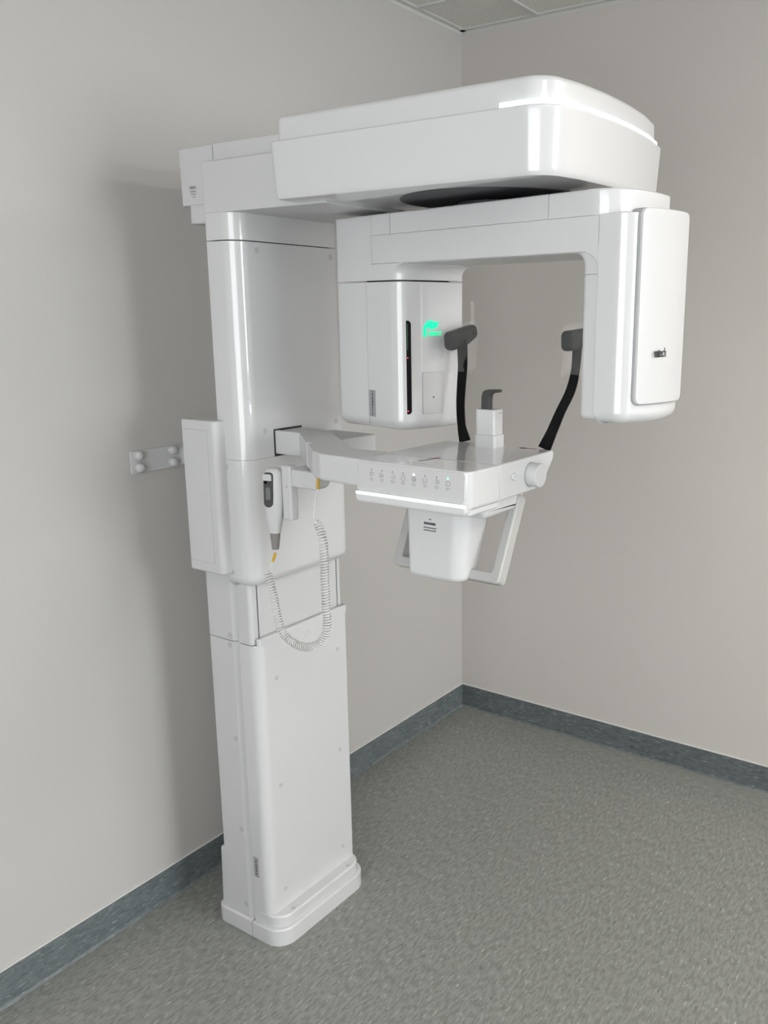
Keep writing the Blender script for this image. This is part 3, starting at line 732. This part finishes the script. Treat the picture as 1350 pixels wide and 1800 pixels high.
# cord
S0 = bc(1.164)
def arcl(P):
    L = [0]
    for a, b in zip(P, P[1:]): L.append(L[-1]+(b-a).length)
    return L
yy = -1.618
cordA = [S0, Vector((.5345, -1.608, 1.152)), Vector((.529, -1.612, 1.132)), Vector((.523, yy, 1.116))]
coilP = [(.5165, yy, 1.108), (.524, yy, 1.085), (.534, yy, 1.050), (.5405, yy, 1.015), (.553, yy, .972), (.578, yy, .950), (.613, yy, .942), (.650, yy, .948), (.684, yy, .970), (.7000, yy, 1.005), (.7000, yy, 1.06), (.6990, yy, 1.12), (.7000, yy, 1.165), (.698, yy, 1.205), (.690, yy, 1.235), (.680, yy, 1.252)]
cordB = [Vector((.676, yy, 1.254)), Vector((.672, yy, 1.258)), Vector((.676, yy, 1.285)), Vector((.687, yy, 1.325)), Vector((.690, yy, 1.3622))]
cP = catmull(coilP, 14); Lc = arcl(cP); tot = Lc[-1]
turns = 88; spt = 11; hel = []
def at(s):
    for i in range(len(Lc)-1):
        if Lc[i+1] >= s:
            t = (s-Lc[i])/(Lc[i+1]-Lc[i]+1e-9); return cP[i].lerp(cP[i+1], t), (cP[i+1]-cP[i]).normalized()
    return cP[-1], (cP[-1]-cP[-2]).normalized()
R0 = .0088
for k in range(turns*spt+1):
    s = tot*k/(turns*spt); p, tg = at(s); n1 = Vector((0, 1, 0)); n2 = tg.cross(n1).normalized()
    rr = R0*min(1, .35+k/14, .35+(turns*spt-k)/14); a = k*2*math.pi/spt
    hel.append(p+(n1*math.cos(a)+n2*math.sin(a))*rr)
co = obj('coiled_cord', sweep(hel, circ(.0018, 6)), CORD, sw, sharp=70, wn=False)
obj('cord_end', sweep(catmull(cordA+[hel[0]], 6), circ(.0017, 8)), CORD, sw, sharp=70, wn=False)
obj('cord_end', sweep(catmull([hel[-1]]+cordB, 6), circ(.0019, 8)), CORD, sw, sharp=70, wn=False)
obj('amber_sleeve', sweep(catmull([(.5348, -1.6075, 1.155), (.533, -1.609, 1.145), (.5295, -1.6115, 1.134)], 4), circ(.0032, 10)), AMBER, sw, 'amber yellow cord sleeve', sharp=70, wn=False)
obj('amber_sleeve', sweep(catmull([(.6875, yy, 1.327), (.6895, yy, 1.345), (.690, yy, 1.3635)], 4), circ(.0030, 10)), AMBER, sw, 'amber yellow cord sleeve', sharp=70, wn=False)

# ------------------------------------------------------------------ wall bracket
br = thing('wall_bracket', 'white metal bracket plate with round screw caps fixed to the left wall behind the machine', 'bracket', (.0, -1.395, 1.288))
pl = obj('plate', box(.0, .006, -1.598, -1.19, 1.288, 1.349, .0015), WHITE_S, br)
obj('stand_off', box(.005, .226, -1.44, -1.35, 1.295, 1.342, .002), WHITE_S, br)
def dome(y, z):
    pr = [(.006, .0115), (.010, .0125), (.017, .0125), (.021, .010), (.0235, .006), (.0243, .001)]
    bm = bmesh.new(); prev = None; n = 20
    for x, r in pr:
        vs = [bm.verts.new((x, y+r*math.cos(k*2*math.pi/n), z+r*math.sin(k*2*math.pi/n))) for k in range(n)]
        if prev:
            for i in range(n): bm.faces.new((prev[i-1], prev[i], vs[i], vs[i-1]))
        prev = vs
    bm.faces.new(prev); bmesh.ops.recalc_face_normals(bm, faces=bm.faces[:]); return bm
for y, z in ((-1.577, 1.336), (-1.576, 1.303), (-1.468, 1.337), (-1.468, 1.303)):
    obj('screw_cap', dome(y, z), WHITE_S, br, sharp=50, wn=False)
for z in (1.334, 1.301): obj('slot_hole', box(.0055, .0066, -1.588, -1.574, z-.004, z+.004, .0003), SEAM, pl)

# helper custom property is only for building
for o in bpy.data.objects:
    if 'wc' in o: del o['wc']
